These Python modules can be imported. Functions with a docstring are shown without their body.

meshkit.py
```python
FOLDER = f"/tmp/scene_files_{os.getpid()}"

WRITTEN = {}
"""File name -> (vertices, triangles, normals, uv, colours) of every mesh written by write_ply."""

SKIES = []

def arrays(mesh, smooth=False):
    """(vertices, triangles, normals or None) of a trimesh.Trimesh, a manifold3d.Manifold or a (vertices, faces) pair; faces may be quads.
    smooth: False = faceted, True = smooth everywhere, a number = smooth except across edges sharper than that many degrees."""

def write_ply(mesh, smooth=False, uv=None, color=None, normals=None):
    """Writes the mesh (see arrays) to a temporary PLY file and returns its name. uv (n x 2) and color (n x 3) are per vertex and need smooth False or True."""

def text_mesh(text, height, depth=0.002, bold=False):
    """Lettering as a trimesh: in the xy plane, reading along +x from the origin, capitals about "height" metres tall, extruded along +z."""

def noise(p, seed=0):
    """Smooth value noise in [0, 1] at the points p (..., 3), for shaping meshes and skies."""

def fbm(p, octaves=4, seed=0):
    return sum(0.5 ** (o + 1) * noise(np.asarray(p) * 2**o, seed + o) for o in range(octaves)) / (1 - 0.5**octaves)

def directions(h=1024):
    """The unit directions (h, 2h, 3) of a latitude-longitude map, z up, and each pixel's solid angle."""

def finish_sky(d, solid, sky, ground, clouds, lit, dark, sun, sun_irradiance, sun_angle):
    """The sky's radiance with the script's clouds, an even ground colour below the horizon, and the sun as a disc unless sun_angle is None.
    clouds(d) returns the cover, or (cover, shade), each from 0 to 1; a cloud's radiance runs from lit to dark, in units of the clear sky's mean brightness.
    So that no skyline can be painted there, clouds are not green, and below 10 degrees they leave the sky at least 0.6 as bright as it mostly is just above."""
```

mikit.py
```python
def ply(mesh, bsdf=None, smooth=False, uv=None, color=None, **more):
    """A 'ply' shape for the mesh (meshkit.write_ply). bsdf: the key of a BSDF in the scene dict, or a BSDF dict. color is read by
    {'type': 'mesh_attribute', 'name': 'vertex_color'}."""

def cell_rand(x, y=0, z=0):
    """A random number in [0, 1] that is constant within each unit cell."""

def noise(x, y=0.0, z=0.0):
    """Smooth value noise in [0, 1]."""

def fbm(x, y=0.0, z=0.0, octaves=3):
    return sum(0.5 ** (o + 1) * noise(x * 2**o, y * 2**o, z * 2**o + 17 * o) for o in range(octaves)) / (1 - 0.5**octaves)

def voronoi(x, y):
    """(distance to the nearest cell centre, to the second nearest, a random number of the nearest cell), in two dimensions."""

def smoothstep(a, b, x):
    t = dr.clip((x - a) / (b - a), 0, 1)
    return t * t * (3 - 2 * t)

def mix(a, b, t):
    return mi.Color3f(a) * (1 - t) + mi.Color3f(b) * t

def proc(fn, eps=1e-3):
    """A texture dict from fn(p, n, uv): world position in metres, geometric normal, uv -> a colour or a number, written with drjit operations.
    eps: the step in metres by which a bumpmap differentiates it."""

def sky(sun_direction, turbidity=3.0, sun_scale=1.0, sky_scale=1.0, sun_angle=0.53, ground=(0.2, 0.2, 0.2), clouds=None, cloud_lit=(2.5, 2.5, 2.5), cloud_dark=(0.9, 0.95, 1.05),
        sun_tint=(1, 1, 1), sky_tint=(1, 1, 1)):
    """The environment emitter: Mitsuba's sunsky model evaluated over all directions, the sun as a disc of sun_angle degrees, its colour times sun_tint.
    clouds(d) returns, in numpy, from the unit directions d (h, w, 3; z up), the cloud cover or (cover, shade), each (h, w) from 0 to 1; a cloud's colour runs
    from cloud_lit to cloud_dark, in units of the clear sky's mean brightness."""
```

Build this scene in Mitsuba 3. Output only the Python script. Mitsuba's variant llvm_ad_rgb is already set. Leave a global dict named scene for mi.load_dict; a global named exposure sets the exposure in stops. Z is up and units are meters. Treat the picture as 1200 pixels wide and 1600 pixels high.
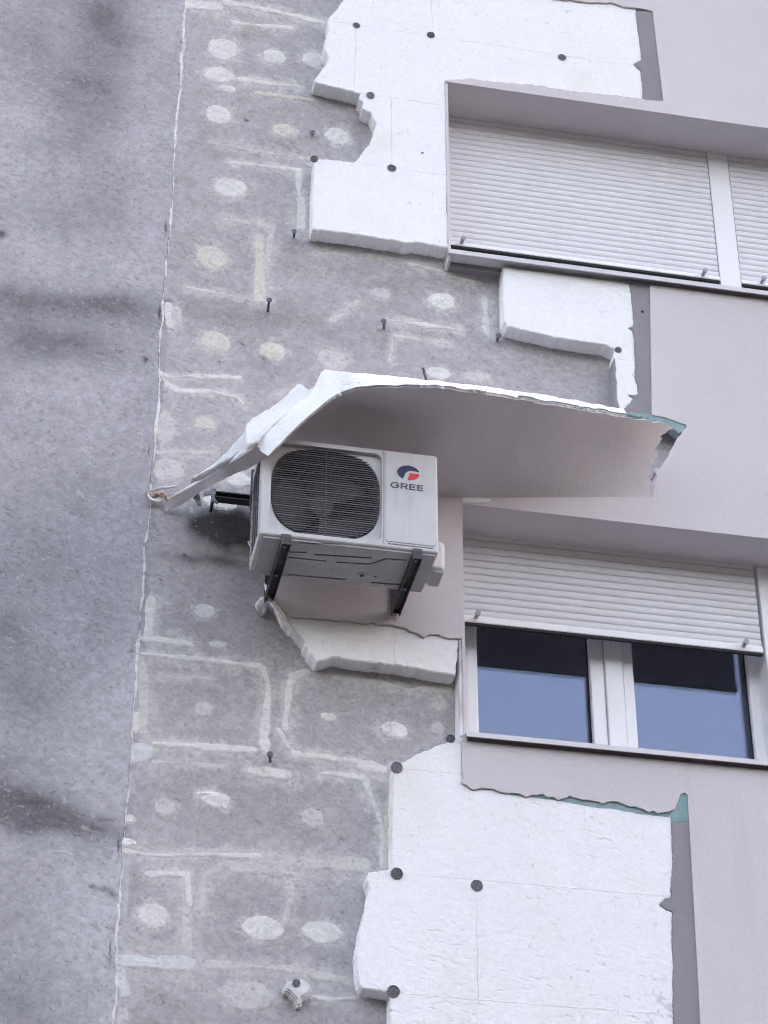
import math, random
import numpy as np, trimesh, drjit as dr, mitsuba as mi, mikit, meshkit
import manifold3d as m3
from shapely import affinity
from shapely.geometry import Polygon, LineString, Point, box as sbox
from shapely.ops import unary_union
from mikit import noise, fbm, voronoi, smoothstep, mix

# ------------------------------------------------------------------ camera, sky, exposure
scene, labels = {}, {}
CAM = np.array([0.0, -9.0, 1.6])
PITCH, YAW, ROLL, FOC = math.radians(33.9905), math.radians(11.2514), math.radians(0.1117), 3535.655   # focal length in pixels of a 1200 px wide frame
FWD = np.array([math.sin(YAW) * math.cos(PITCH), math.cos(YAW) * math.cos(PITCH), math.sin(PITCH)])
_rt = np.array([math.cos(YAW), -math.sin(YAW), 0.0]); _up = np.cross(_rt, FWD)
RIGHT = _rt * math.cos(ROLL) + _up * math.sin(ROLL); UP = np.cross(RIGHT, FWD)
scene['camera'] = {'type': 'perspective', 'fov': math.degrees(2 * math.atan(600 / FOC)), 'fov_axis': 'x', 'near_clip': 0.1, 'far_clip': 2000.0,
                   'to_world': mi.ScalarTransform4f().look_at(origin=CAM.tolist(), target=(CAM + FWD).tolist(), up=UP.tolist())}
# clear sky, the sun behind the building: this facade stands in open shade
scene['sky'] = mikit.sky((0.90, 0.24, 0.40), turbidity=3.0, sun_scale=0.1, sky_tint=(1.54, 0.96, 0.71), ground=(0.07, 0.07, 0.07))
exposure = 5.42


def ray(px, py):
    return FWD + RIGHT * (px - 600) / FOC - UP * (py - 800) / FOC


def P(px, py, y=0.0):
    """The place on the plane y (0 = bare concrete, negative = out towards the street) that a surveyed image point stands for."""
    d = ray(px, py)
    return CAM + d * (y - CAM[1]) / d[1]


def PZ(px, py, z):
    d = ray(px, py)
    return CAM + d * (z - CAM[2]) / d[2]


def XZ(pts, y=0.0):
    return [tuple(P(a, b, y)[[0, 2]]) for a, b in pts]


Z = CAM[2]
Y_EPS, Y_BASE, Y_FIN = -0.100, -0.104, -0.112

# ------------------------------------------------------------------ materials
def tex(fn, eps=1e-3):
    return mikit.proc(fn, eps)


def mat(key, colour, rough=0.8, spec=0.3, bump=None, bscale=1.0, eps=1e-3, metallic=0.0):
    base = {'type': 'principled', 'base_color': colour if isinstance(colour, dict) else {'type': 'rgb', 'value': list(colour)}, 'roughness': rough, 'specular': spec, 'metallic': metallic}
    if bump is not None:
        base = {'type': 'bumpmap', 'arbitrary': tex(bump, eps), 'scale': bscale, 'nested': base}
    scene[key] = {'type': 'twosided', 'nested': base}


def gauss(x, z, spots):
    """Sum of soft stains and painted shade: (x, z, radius x, radius z, tilt, strength)."""
    s = mi.Float(0)
    for cx, cz, rx, rz, a, k in spots:
        c, n = math.cos(a), math.sin(a)
        u = ((x - cx) * c + (z - cz) * n) / rx
        v = ((z - cz) * c - (x - cx) * n) / rz
        s = s + k * dr.exp(-(u * u + v * v))
    return s


def stains(rows):
    out = []
    for px, py, rx, rz, a, k in rows:
        p = P(px, py)
        out.append((float(p[0]), float(p[2]), rx, rz, a, k))
    return out


DARK_L = stains([(165, 30, .20, .34, .3, .40), (135, 140, .22, .26, .2, .30), (40, 60, .16, .3, 0, .16), (90, 230, .2, .2, .2, .16), (60, 470, .35, .11, .02, .36), (190, 480, .22, .09, .02, .34), (110, 540, .30, .12, 0.1, .30),
                 (20, 520, .2, .2, 0, .2), (30, 1262, .22, .10, 0, .50), (120, 1290, .24, .07, -.05, .42), (-20, 1210, .2, .16, 0, .3), (60, 880, .25, .3, .3, .16),
                 (40, 1080, .16, .22, .4, .24), (10, 985, .14, .14, 0, .2), (30, 1560, .2, .2, 0, .24), (120, 760, .3, .2, .2, .12), (90, 330, .34, .2, .3, .15), (0, 1430, .2, .2, 0, .14)])
PALE_L = stains([(215, 150, .14, .55, .12, .20), (230, 380, .14, .3, 0, .16), (20, 340, .2, .3, 0, .12), (150, 610, .4, .10, .1, .10), (190, 1130, .12, .3, 0, .12), (110, 1420, .3, .2, .2, .10)])
HOLES = stains([(228, 563, .016, .019, 0, 1.0), (3, 366, .022, .028, 0, 1.0), (160, 1390, .035, .014, .1, .7), (176, 1398, .022, .014, -.4, .8), (143, 1385, .016, .010, 0, .7), (385, 188, .014, .010, -.5, .9),
                (487, 207, .018, .008, -.2, .8), (450, 200, .008, .006, 0, .5), (411, 560, .02, .01, -.8, .7), (378, 537, .02, .008, -.6, .6), (343, 566, .008, .008, 0, .8), (288, 868, .014, .008, -.2, .9),
                (240, 840, .010, .008, 0, .6), (326, 933, .006, .006, 0, .8), (250, 905, .006, .004, 0, .8), (262, 470, .03, .012, .1, .6), (250, 490, .010, .03, 0, .6),
                (259, 357, .005, .05, .07, .9), (249, 490, .005, .05, .07, .9), (233, 706, .005, .04, .07, .8), (185, 1322, .005, .05, .07, .9), (172, 1485, .004, .05, .07, .8), (283, 66, .005, .012, 0, .8), (279, 118, .005, .01, 0, .8), (205, 1018, .014, .010, 0, .7), (50, 1255, .05, .012, .1, .6), (95, 1280, .04, .010, -.2, .6), (165, 1282, .05, .010, .1, .5), (150, 1295, .03, .008, -.3, .6)])
STAIN_SHADE_R = stains([(352, 822, .14, .11, -.1, 1.25), (375, 828, .09, .10, 0, .8), (312, 810, .05, .10, 0, .3), (405, 900, .2, .16, 0, .25), (300, 870, .25, .03, 0, .25), (350, 880, .2, .03, -.05, .25),  # stain left of the outdoor unit, with the unit's cast shade painted in
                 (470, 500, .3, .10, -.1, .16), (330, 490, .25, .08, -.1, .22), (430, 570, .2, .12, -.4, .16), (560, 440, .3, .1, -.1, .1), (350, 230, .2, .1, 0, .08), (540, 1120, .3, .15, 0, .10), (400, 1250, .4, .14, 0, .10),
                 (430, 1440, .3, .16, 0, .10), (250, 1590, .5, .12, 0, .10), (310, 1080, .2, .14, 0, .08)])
BROWN = stains([(345, 200, .04, .05, 0, .5), (385, 48, .05, .07, 0, .5), (430, 190, .06, .10, 0, .4), (770, 425, .06, .03, 0, .9), (455, 395, .05, .07, 0, .5), (410, 490, .03, .06, 0, .6), (600, 540, .03, .07, 0, .6),
                (340, 860, .16, .04, 0, .5), (390, 420, .03, .2, 0, .35), (465, 310, .03, .12, 0, .4), (330, 400, .08, .07, 0, .3), (425, 1200, .02, .05, 0, .5), (300, 880, .14, .03, 0, .35), (445, 1000, .10, .10, 0, .3), (480, 340, .2, .1, 0, .2)])


M_, F_, S_, B_, U_ = 'mat_mortar', 'mat_mortar_faint', 'mat_mortar_strong', 'mat_mortar_beige', 'mat_mortar_blue'
DABS = [(349, 77, 23, 16, M_), (428, 88, 18, 11, M_), (489, 93, 16, 11, M_), (343, 117, 24, 12, M_), (355, 138, 14, 5, M_), (342, 179, 19, 14, M_), (443, 203, 18, 10, B_), (527, 213, 18, 13, M_), (360, 294, 25, 15, M_),
        (330, 402, 24, 18, B_), (691, 471, 20, 13, S_), (595, 459, 14, 8, F_), (425, 549, 20, 14, B_), (518, 564, 24, 15, F_), (686, 583, 18, 9, M_), (745, 590, 22, 8, F_), (337, 535, 22, 16, B_), (320, 662, 16, 10, B_),
        (258, 668, 14, 27, F_), (263, 735, 22, 18, F_), (320, 955, 15, 11, M_), (340, 1007, 12, 5, M_), (514, 1120, 12, 6, M_), (616, 1141, 20, 13, S_), (686, 1099, 11, 13, F_), (684, 1139, 10, 11, F_), (579, 1198, 20, 9, M_),
        (338, 1250, 22, 12, M_), (258, 1262, 16, 14, F_), (488, 1278, 18, 15, F_), (199, 1317, 12, 7, S_), (203, 1280, 9, 8, M_), (238, 1431, 23, 19, M_), (411, 1451, 30, 20, M_), (504, 1457, 32, 17, M_), (388, 1556, 38, 22, F_),
        (318, 1108, 14, 12, F_), (372, 750, 20, 12, S_), (345, 785, 26, 12, S_), (192, 1590, 9, 16, F_), (470, 312, 7, 6, M_), (413, 1162, 9, 13, S_), (212, 1128, 8, 16, M_), (296, 1330, 10, 5, M_), (274, 494, 10, 16, F_)]
STRIPS = [([(353, 4), (420, 16), (507, 36)], 11, M_), ([(289, 6), (341, 10)], 20, M_), ([(366, 36), (405, 41), (452, 44)], 10, M_), ([(374, 124), (420, 131), (462, 134)], 11, M_), ([(403, 146), (487, 157)], 6, B_),
          ([(328, 222), (400, 236), (487, 250)], 9, F_), ([(362, 254), (430, 262), (466, 266), (468, 318)], 7, M_), ([(472, 320), (471, 356)], 18, M_), ([(349, 343), (424, 352), (421, 380), (416, 418)], 11, F_),
          ([(405, 372), (405, 468)], 15, B_), ([(500, 396), (570, 399), (632, 406)], 7, F_), ([(640, 412), (685, 424), (738, 440)], 11, S_), ([(611, 501), (660, 508), (716, 516)], 6, S_), ([(617, 525), (701, 537)], 5, M_),
          ([(613, 528), (610, 564)], 6, B_), ([(757, 468), (761, 522)], 9, M_), ([(293, 450), (350, 460), (420, 474)], 6, M_), ([(247, 580), (262, 590), (290, 588), (373, 591)], 5, M_), ([(247, 580), (262, 600), (277, 612), (330, 612), (372, 622), (380, 632)], 5, M_),
          ([(247, 707), (333, 708)], 10, F_), ([(236, 938), (231, 996)], 14, M_), ([(222, 998), (297, 1007)], 12, M_), ([(222, 1022), (300, 1029), (404, 1042)], 10, M_), ([(410, 1045), (420, 1075), (411, 1160)], 9, M_),
          ([(446, 1140), (450, 1090), (457, 1057), (480, 1051)], 12, M_), ([(434, 1140), (446, 1160), (460, 1178), (558, 1190), (598, 1204)], 9, M_), ([(217, 1024), (224, 1080), (223, 1143)], 14, F_), ([(241, 1162), (330, 1168), (395, 1172)], 8, M_),
          ([(241, 1191), (353, 1198)], 9, F_), ([(392, 1204), (448, 1211)], 14, M_), ([(502, 1208), (550, 1213), (572, 1219), (578, 1242)], 9, M_), ([(521, 1058), (600, 1068)], 7, F_), ([(600, 1068), (640, 1078), (700, 1079)], 8, M_),
          ([(568, 1216), (590, 1270), (598, 1300), (597, 1352)], 8, M_), ([(584, 1216), (603, 1222), (611, 1238), (604, 1290), (601, 1353)], 6, B_), ([(196, 1331), (250, 1337), (310, 1335), (403, 1339)], 8, M_), ([(232, 1366), (292, 1366), (296, 1415)], 10, M_),
          ([(310, 1420), (318, 1372), (341, 1355), (400, 1358), (465, 1366)], 15, F_), ([(413, 1342), (490, 1350), (570, 1350)], 17, F_), ([(178, 1502), (294, 1506)], 24, U_), ([(289, 1374), (293, 1480)], 14, F_), ([(331, 1508), (465, 1514)], 12, F_),
          ([(480, 1521), (560, 1536)], 17, F_), ([(486, 1558), (520, 1562), (568, 1559)], 7, M_), ([(200, 1177), (220, 1177)], 34, U_), ([(183, 1515), (196, 1552)], 18, U_), ([(262, 478), (266, 508)], 15, M_), ([(430, 615), (470, 605)], 5, F_),
          ([(310, 1240), (330, 1238), (346, 1248), (352, 1262)], 5, S_), ([(440, 1350), (455, 1400), (445, 1440)], 9, F_), ([(330, 1060), (250, 1058)], 6, F_), ([(170, 1590), (192, 1500)], 7, F_), ([(560, 470), (520, 500)], 8, F_), ([(288, 60), (282, 130)], 5, F_)]


SEGS, ELLS = [], []
_g = {M_: .62, F_: .42, S_: .8, B_: .55, U_: .4}
for pts, w, m in STRIPS:
    q = [P(*a) for a in pts]
    for a, b in zip(q[:-1], q[1:]):
        SEGS.append((float(a[0]), float(a[2]), float(b[0]), float(b[2]), w / 2 / 330 + .004, _g[m]))
for px, py, rx, ry, m in DABS:
    c = P(px, py)
    ELLS.append((float(c[0]), float(c[2]), float(np.linalg.norm(P(px + rx, py) - c)), float(abs(P(px, py - ry)[2] - c[2])), _g[m]))


def residue(x, z):
    """Thin mortar film smeared round the beads and dabs."""
    j = 1.5 * (fbm(x * 24, z * 30, 61) - .5) + .9 * (noise(x * 80, z * 95, 62) - .5)
    r = mi.Float(0)
    for ax, az, bx_, bz, w, k in SEGS:
        ux, uz = bx_ - ax, bz - az
        L = ux * ux + uz * uz
        t = dr.clip(((x - ax) * ux + (z - az) * uz) / L, 0, 1)
        d = dr.sqrt(dr.square(x - ax - t * ux) + dr.square(z - az - t * uz)) / w
        r = dr.maximum(r, k * smoothstep(3.6, .5, d + 2.2 * j))
    for cx, cz, rx, rz, k in ELLS:
        d = dr.sqrt(dr.square((x - cx) / rx) + dr.square((z - cz) / rz))
        r = dr.maximum(r, k * smoothstep(1.75, .7, d + .8 * j))
    return r


def grain(p):
    """Concrete: fine aggregate, pits and trowel streaks, as (shade factor, dark pits, pale flecks)."""
    x, z = p.x, p.z
    g = 0.30 * (noise(x * 230, z * 230, 3) - .5) + 0.50 * (noise(x * 75, z * 90, 7) - .5) + .45 * (noise(x * 34, z * 46, 12) - .5)
    a, b = x + .5 * z, z - .2 * x
    pit = .62 * smoothstep(.78, .90, noise(a * 46, (z + .30 * x) * 74, 5)) * smoothstep(.42, .66, fbm(x * 3.1, z * 3.1, 9)) + .7 * smoothstep(.84, .9, noise(x * 88, z * 96, 15))
    fleck = smoothstep(.80, .90, noise(x * 46, (z + .15 * x) * 70, 23)) * smoothstep(.36, .6, fbm(x * 2.3, z * 2.3, 31)) + .6 * smoothstep(.86, .92, noise(x * 95, z * 85, 25))
    return 1 + g * .50, pit, fleck


def left_colour(p, n, uv):
    x, z = p.x, p.z
    f, pit, fleck = grain(p)
    w = x + .05 * (fbm(x * 6, z * 6, 2) - .5)
    v = z + .08 * (fbm(x * 5, z * 7, 4) - .5)
    rough_ = .75 + .5 * fbm(x * 6, z * 11, 6)
    c = mix((.372, .360, .392), (.452, .440, .470), smoothstep(.22, .74, fbm(x * 1.5, z * 1.05, 8)))
    c = c * (1 - .09 * smoothstep(.5, .8, fbm(w * 4, v * 1.6, 71)) - .08 * smoothstep(.5, .8, fbm(w * 9, v * 12, 73)))
    c = c * (1 - dr.clip(gauss(w, v, DARK_L) * rough_ * 1.3, 0, .60)) * (1 + .6 * gauss(w, v, PALE_L))
    c = c * (1 + (f - 1) * .8) * (1 - .32 * pit)
    c = mix(c, (.62, .62, .63), .24 * fleck)
    h = dr.clip(gauss(x + .01 * (noise(x * 70, z * 70, 1) - .5), z + .01 * (noise(x * 70, z * 70, 2) - .5), HOLES), 0, 1)
    return mix(c, (.06, .055, .06), .85 * h)


def right_colour(p, n, uv):
    x, z = p.x, p.z
    f, pit, fleck = grain(p)
    w = x + .06 * (fbm(x * 7, z * 7, 2) - .5)
    v = z + .05 * (fbm(x * 6, z * 8, 4) - .5)
    c = mix((.375, .357, .368), (.415, .396, .408), fbm(x * 2.1, z * 1.9, 8))
    c = c * (.93 + .16 * fbm(x * 11, z * 15, 19))
    # greyish lime bloom left where mortar was scraped off
    bloom = smoothstep(.56, .72, fbm(x * 4.3, z * 6.1, 41)) * .18
    c = mix(c, (.53, .51, .515), bloom)
    c = mix(c, (.655, .635, .615), residue(x, z) * .78)
    c = mix(c, (.33, .27, .215), dr.clip(gauss(w, v, BROWN), 0, 1) * .70)
    c = c * (1 - dr.clip(gauss(w, v, STAIN_SHADE_R) * (.6 + .8 * fbm(x * 14, z * 18, 6)), 0, .82))
    c = c * (1 + (f - 1) * .75) * (1 - .30 * pit)
    c = mix(c, (.60, .59, .575), .22 * fleck)
    h = dr.clip(gauss(x + .01 * (noise(x * 70, z * 70, 1) - .5), z + .01 * (noise(x * 70, z * 70, 2) - .5), HOLES), 0, 1)
    return mix(c, (.06, .055, .06), .85 * h)


def conc_bump(p, n, uv):
    f, pit, fleck = grain(p)
    return (f - 1) * .5 - .6 * pit + .45 * fleck + 1.2 * fbm(p.x * 14, p.z * 16, 1)


mat('mat_left', tex(left_colour), .92, .2, conc_bump, .0038, 2.5e-3)
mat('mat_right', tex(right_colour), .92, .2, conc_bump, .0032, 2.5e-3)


def mortar_colour(lo, hi, k):
    def fn(p, n, uv):
        x, z = p.x, p.z
        f, pit, fleck = grain(p)
        a = smoothstep(k, k + .26, fbm(x * 22, z * 26, 13) * .65 + noise(x * 90, z * 110, 3) * .35)
        return mix(lo, hi, a) * (1 + (f - 1) * .6) * (1 - .25 * pit)
    return fn


def mortar_bump(p, n, uv):
    return fbm(p.x * 40, p.z * 55, 3) + .4 * noise(p.x * 160, p.z * 160)


mat('mat_mortar', tex(mortar_colour((.54, .52, .505), (.665, .65, .63), .12)), .9, .2, mortar_bump, .005, 2e-3)
mat('mat_mortar_faint', tex(mortar_colour((.46, .44, .435), (.56, .54, .525), .22)), .9, .2, mortar_bump, .004, 2e-3)
mat('mat_mortar_strong', tex(mortar_colour((.58, .565, .55), (.76, .745, .73), .22)), .9, .2, mortar_bump, .006, 2e-3)
mat('mat_mortar_beige', tex(mortar_colour((.50, .475, .44), (.60, .575, .525), .18)), .9, .2, mortar_bump, .004, 2e-3)
mat('mat_mortar_blue', tex(mortar_colour((.49, .485, .495), (.60, .60, .61), .25)), .9, .2, mortar_bump, .004, 2e-3)


def eps_bump(p, n, uv):
    x, y, z = p.x, p.y, p.z
    d = voronoi(x * 120 + y * 90, z * 120 + y * 60)[0]
    dents = smoothstep(.78, .90, noise((x + y) * 70, z * 80 + x * 20, 4)) * (.3 + fbm(x * 3.5, z * 3.5, 6))
    return .35 * (1 - d) - .8 * dents + .35 * noise(x * 120 + y * 80, z * 120 + y * 50, 9)


def eps_colour(p, n, uv):
    x, y, z = p.x, p.y, p.z
    g = .97 + .10 * (noise(x * 150 + y * 80, z * 150 + y * 50, 2) - .5) + .05 * (noise(x * 70 + y * 60, z * 70 + y * 40, 12) - .5) + .035 * (fbm(x * 3, z * 3, 4) - .5)
    # grey mortar crumbs, and pit shading painted as dark specks
    c = mi.Color3f(.845, .85, .865) * g
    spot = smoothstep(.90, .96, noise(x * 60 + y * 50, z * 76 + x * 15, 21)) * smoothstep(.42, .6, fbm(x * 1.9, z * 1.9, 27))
    c = mix(c, (.74, .70, .62), .35 * smoothstep(.6, .85, fbm(x * 2.4, z * 2.1 + y * 3, 29)))
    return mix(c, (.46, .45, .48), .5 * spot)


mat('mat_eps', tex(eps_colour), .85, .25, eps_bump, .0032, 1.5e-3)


def eps_bump2(p, n, uv):
    x, y, z = p.x, p.y, p.z
    k = smoothstep(.35, .62, fbm(x * 2.6, z * 2.6, 36))
    q = .7 * smoothstep(.80, .90, noise((x + y) * 62, z * 72 + x * 26, 44)) + .7 * smoothstep(.80, .90, noise((x + y) * 90, z * 96 + x * 20, 45))
    return eps_bump(p, n, uv) * .55 - q * (.40 + .45 * k)


def eps_worn(p, n, uv):
    c = eps_colour(p, n, uv)
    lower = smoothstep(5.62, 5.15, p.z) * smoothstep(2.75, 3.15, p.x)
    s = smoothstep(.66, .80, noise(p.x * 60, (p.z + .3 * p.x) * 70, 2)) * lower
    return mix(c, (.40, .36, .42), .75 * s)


mat('mat_eps_worn', tex(eps_worn), .85, .25, eps_bump2, .0040, 1.5e-3)
mat('mat_eps_dirty', tex(lambda p, n, uv: mix((.80, .80, .82), (.60, .585, .58), smoothstep(.35, .75, fbm(p.x * 9 + p.y * 7, p.z * 9, 3)))), .88, .25, eps_bump, .004, 1.5e-3)


def fin_colour(p, n, uv):
    x, y, z = p.x, p.y, p.z
    g = 1 + .10 * (noise(x * 190, z * 190 + y * 150, 5) - .5) + .09 * (fbm(x * 1.4, z * 1.1, 3) - .5) + .03 * (fbm(x * 9, z * 5, 7) - .5) - .05 * smoothstep(.55, .8, fbm(x * 10, z * .7, 17)) * smoothstep(.4, .7, noise(x * .9, z * .8, 3))
    return mi.Color3f(.595, .560, .578) * g


def fin_bump(p, n, uv):
    return noise(p.x * 330, p.z * 330 + p.y * 210, 4) + .6 * noise(p.x * 120, p.z * 120 + p.y * 90, 8) + 1.5 * fbm(p.x * 5, p.z * 5, 3)


mat('mat_finish', tex(fin_colour), .9, .2, fin_bump, .0016, 1.5e-3)
mat('mat_base', tex(lambda p, n, uv: mi.Color3f(.265, .252, .268) * (1 + .16 * (noise(p.x * 200, p.z * 200, 2) - .5) + .14 * (fbm(p.x * 8, p.z * 5, 3) - .5))), .9, .2,
    lambda p, n, uv: noise(p.x * 160, p.z * 160) + .5 * fbm(p.x * 30, p.z * 30), .0012, 2e-3)
mat('mat_teal', tex(lambda p, n, uv: mix((.16, .285, .30), (.33, .42, .43), fbm(p.x * 16, p.z * 22 + p.y * 12, 3)) * (.9 + .2 * noise(p.x * 150, p.z * 150))), .85, .25,
    lambda p, n, uv: noise(p.x * 150, p.z * 150), .002, 2e-3)
mat('mat_anchor', tex(lambda p, n, uv: mi.Color3f(.125, .12, .14) * (.55 + .9 * noise(p.x * 9, p.z * 9, 3)) * (.7 + .6 * noise(p.x * 130, p.z * 130))), .6, .4)
mat('mat_shutter', tex(lambda p, n, uv: mi.Color3f(.66, .655, .675) * (1 + .05 * (fbm(p.x * 2, p.z * 14, 2) - .5) - .03 * smoothstep(.5, .8, fbm(p.x * 7, p.z * 2.2, 9)))), .45, .45)
mat('mat_bar', (.78, .78, .79), .4, .5)
mat('mat_pvc', tex(lambda p, n, uv: mi.Color3f(.76, .76, .775) * (1 - .06 * fbm(p.x * 9, p.z * 5, 2))), .35, .5)
mat('mat_sill', tex(lambda p, n, uv: mi.Color3f(.62, .61, .63) * (1 - .14 * fbm(p.x * 14, p.z * 30, 2))), .45, .5)
mat('mat_black', (.02, .02, .022), .7, .3)
mat('mat_knob', (.30, .29, .32), .5, .4)
mat('mat_ac', tex(lambda p, n, uv: mi.Color3f(.565, .560, .568) * (1 - .22 * fbm(p.x * 4, p.z * 5 + p.y * 4, 3) - .06 * smoothstep(.45, .8, fbm(p.x * 40, p.z * 6 + p.y * 9, 4)))), .42, .45,
    lambda p, n, uv: noise(p.x * 14, p.z * 14), .0015, 4e-3)
mat('mat_ac_pan', tex(lambda p, n, uv: mi.Color3f(.43, .42, .425) * (1 - .25 * fbm(p.x * 9, p.y * 12, 4))), .55, .4)
mat('mat_ac_dark', tex(lambda p, n, uv: mi.Color3f(.085, .082, .090) * (.8 + .4 * fbm(p.x * 20, p.z * 20, 3))), .6, .35)
mat('mat_fan', (.085, .083, .090), .8, .15)
mat('mat_wire', (.19, .185, .20), .45, .4)
mat('mat_fin', (.16, .16, .17), .4, .5, metallic=.4)
mat('mat_steel', tex(lambda p, n, uv: mix((.045, .045, .052), (.09, .075, .065), smoothstep(.55, .8, fbm(p.x * 25, p.y * 25, 3)))), .55, .4)
mat('mat_navy', (.012, .010, .07), .4, .4)
mat('mat_red', (.55, .025, .035), .4, .4)
mat('mat_print', (.10, .09, .12), .5, .3)
mat('mat_rust', tex(lambda p, n, uv: mix((.22, .09, .045), (.45, .38, .33), smoothstep(.4, .65, fbm(p.x * 60, p.z * 60, 3)))), .85, .2)
mat('mat_room', (.62, .61, .62), .9, .2)
mat('mat_added_hills', tex(lambda p, n, uv: mix((.030, .040, .022), (.060, .066, .045), fbm(p.x * .12, p.y * .12, 3))), .95, .1)
mat('mat_ground', tex(lambda p, n, uv: mi.Color3f(.060, .058, .055) * (.8 + .4 * fbm(p.x * .7, p.y * .7, 4))), .95, .1)
scene['mat_glass'] = {'type': 'thindielectric', 'int_ior': 1.55, 'specular_reflectance': {'type': 'rgb', 'value': [.60, .71, 1.0]}}

# ------------------------------------------------------------------ helpers
def put(key, mesh, m, smooth=False):
    k, i = key, 0
    while k in scene:
        i += 1
        k = f'{key}_{i:03d}'
    scene[k] = mikit.ply(mesh, m, smooth=smooth)
    return k


def thing(key, label, cat, group=None, **more):
    labels[key] = {'label': label, 'category': cat, **({'group': group} if group else {}), **more}
    return key


def polys(g):
    return [q for q in getattr(g, 'geoms', [g]) if q.geom_type == 'Polygon' and q.area > 2e-6]


def slab(poly, y_back, y_front):
    """A polygon in (x, z) made solid between two depths."""
    out = []
    for q in polys(poly):
        e = trimesh.creation.extrude_polygon(q, y_back - y_front, engine='earcut')
        v = np.array(e.vertices)
        e.vertices = np.stack([v[:, 0], y_back - v[:, 2], v[:, 1]], 1)
        out.append(e)
    return trimesh.util.concatenate(out)


def prism_x(profile, x0, x1):
    """A profile in (y, z) drawn out along x."""
    e = trimesh.creation.extrude_polygon(Polygon(profile), x1 - x0, engine='earcut')
    v = np.array(e.vertices)
    e.vertices = np.stack([x0 + v[:, 2], v[:, 0], v[:, 1]], 1)
    return e


def bx(x0, x1, y0, y1, z0, z1, r=0.0):
    if r > 0:
        pts = [(x, y, z) for x in (x0 + r, x1 - r) for y in (y0 + r, y1 - r) for z in (z0 + r, z1 - r)]
        s = m3.Manifold.sphere(r, 12)
        return to_tm(m3.Manifold.batch_hull([s.translate(p) for p in pts]))
    b = trimesh.creation.box((x1 - x0, y1 - y0, z1 - z0))
    b.apply_translation(((x0 + x1) / 2, (y0 + y1) / 2, (z0 + z1) / 2))
    return b


def to_tm(m):
    q = m.to_mesh()
    return trimesh.Trimesh(np.array(q.vert_properties[:, :3], float), np.array(q.tri_verts), process=False)


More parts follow.
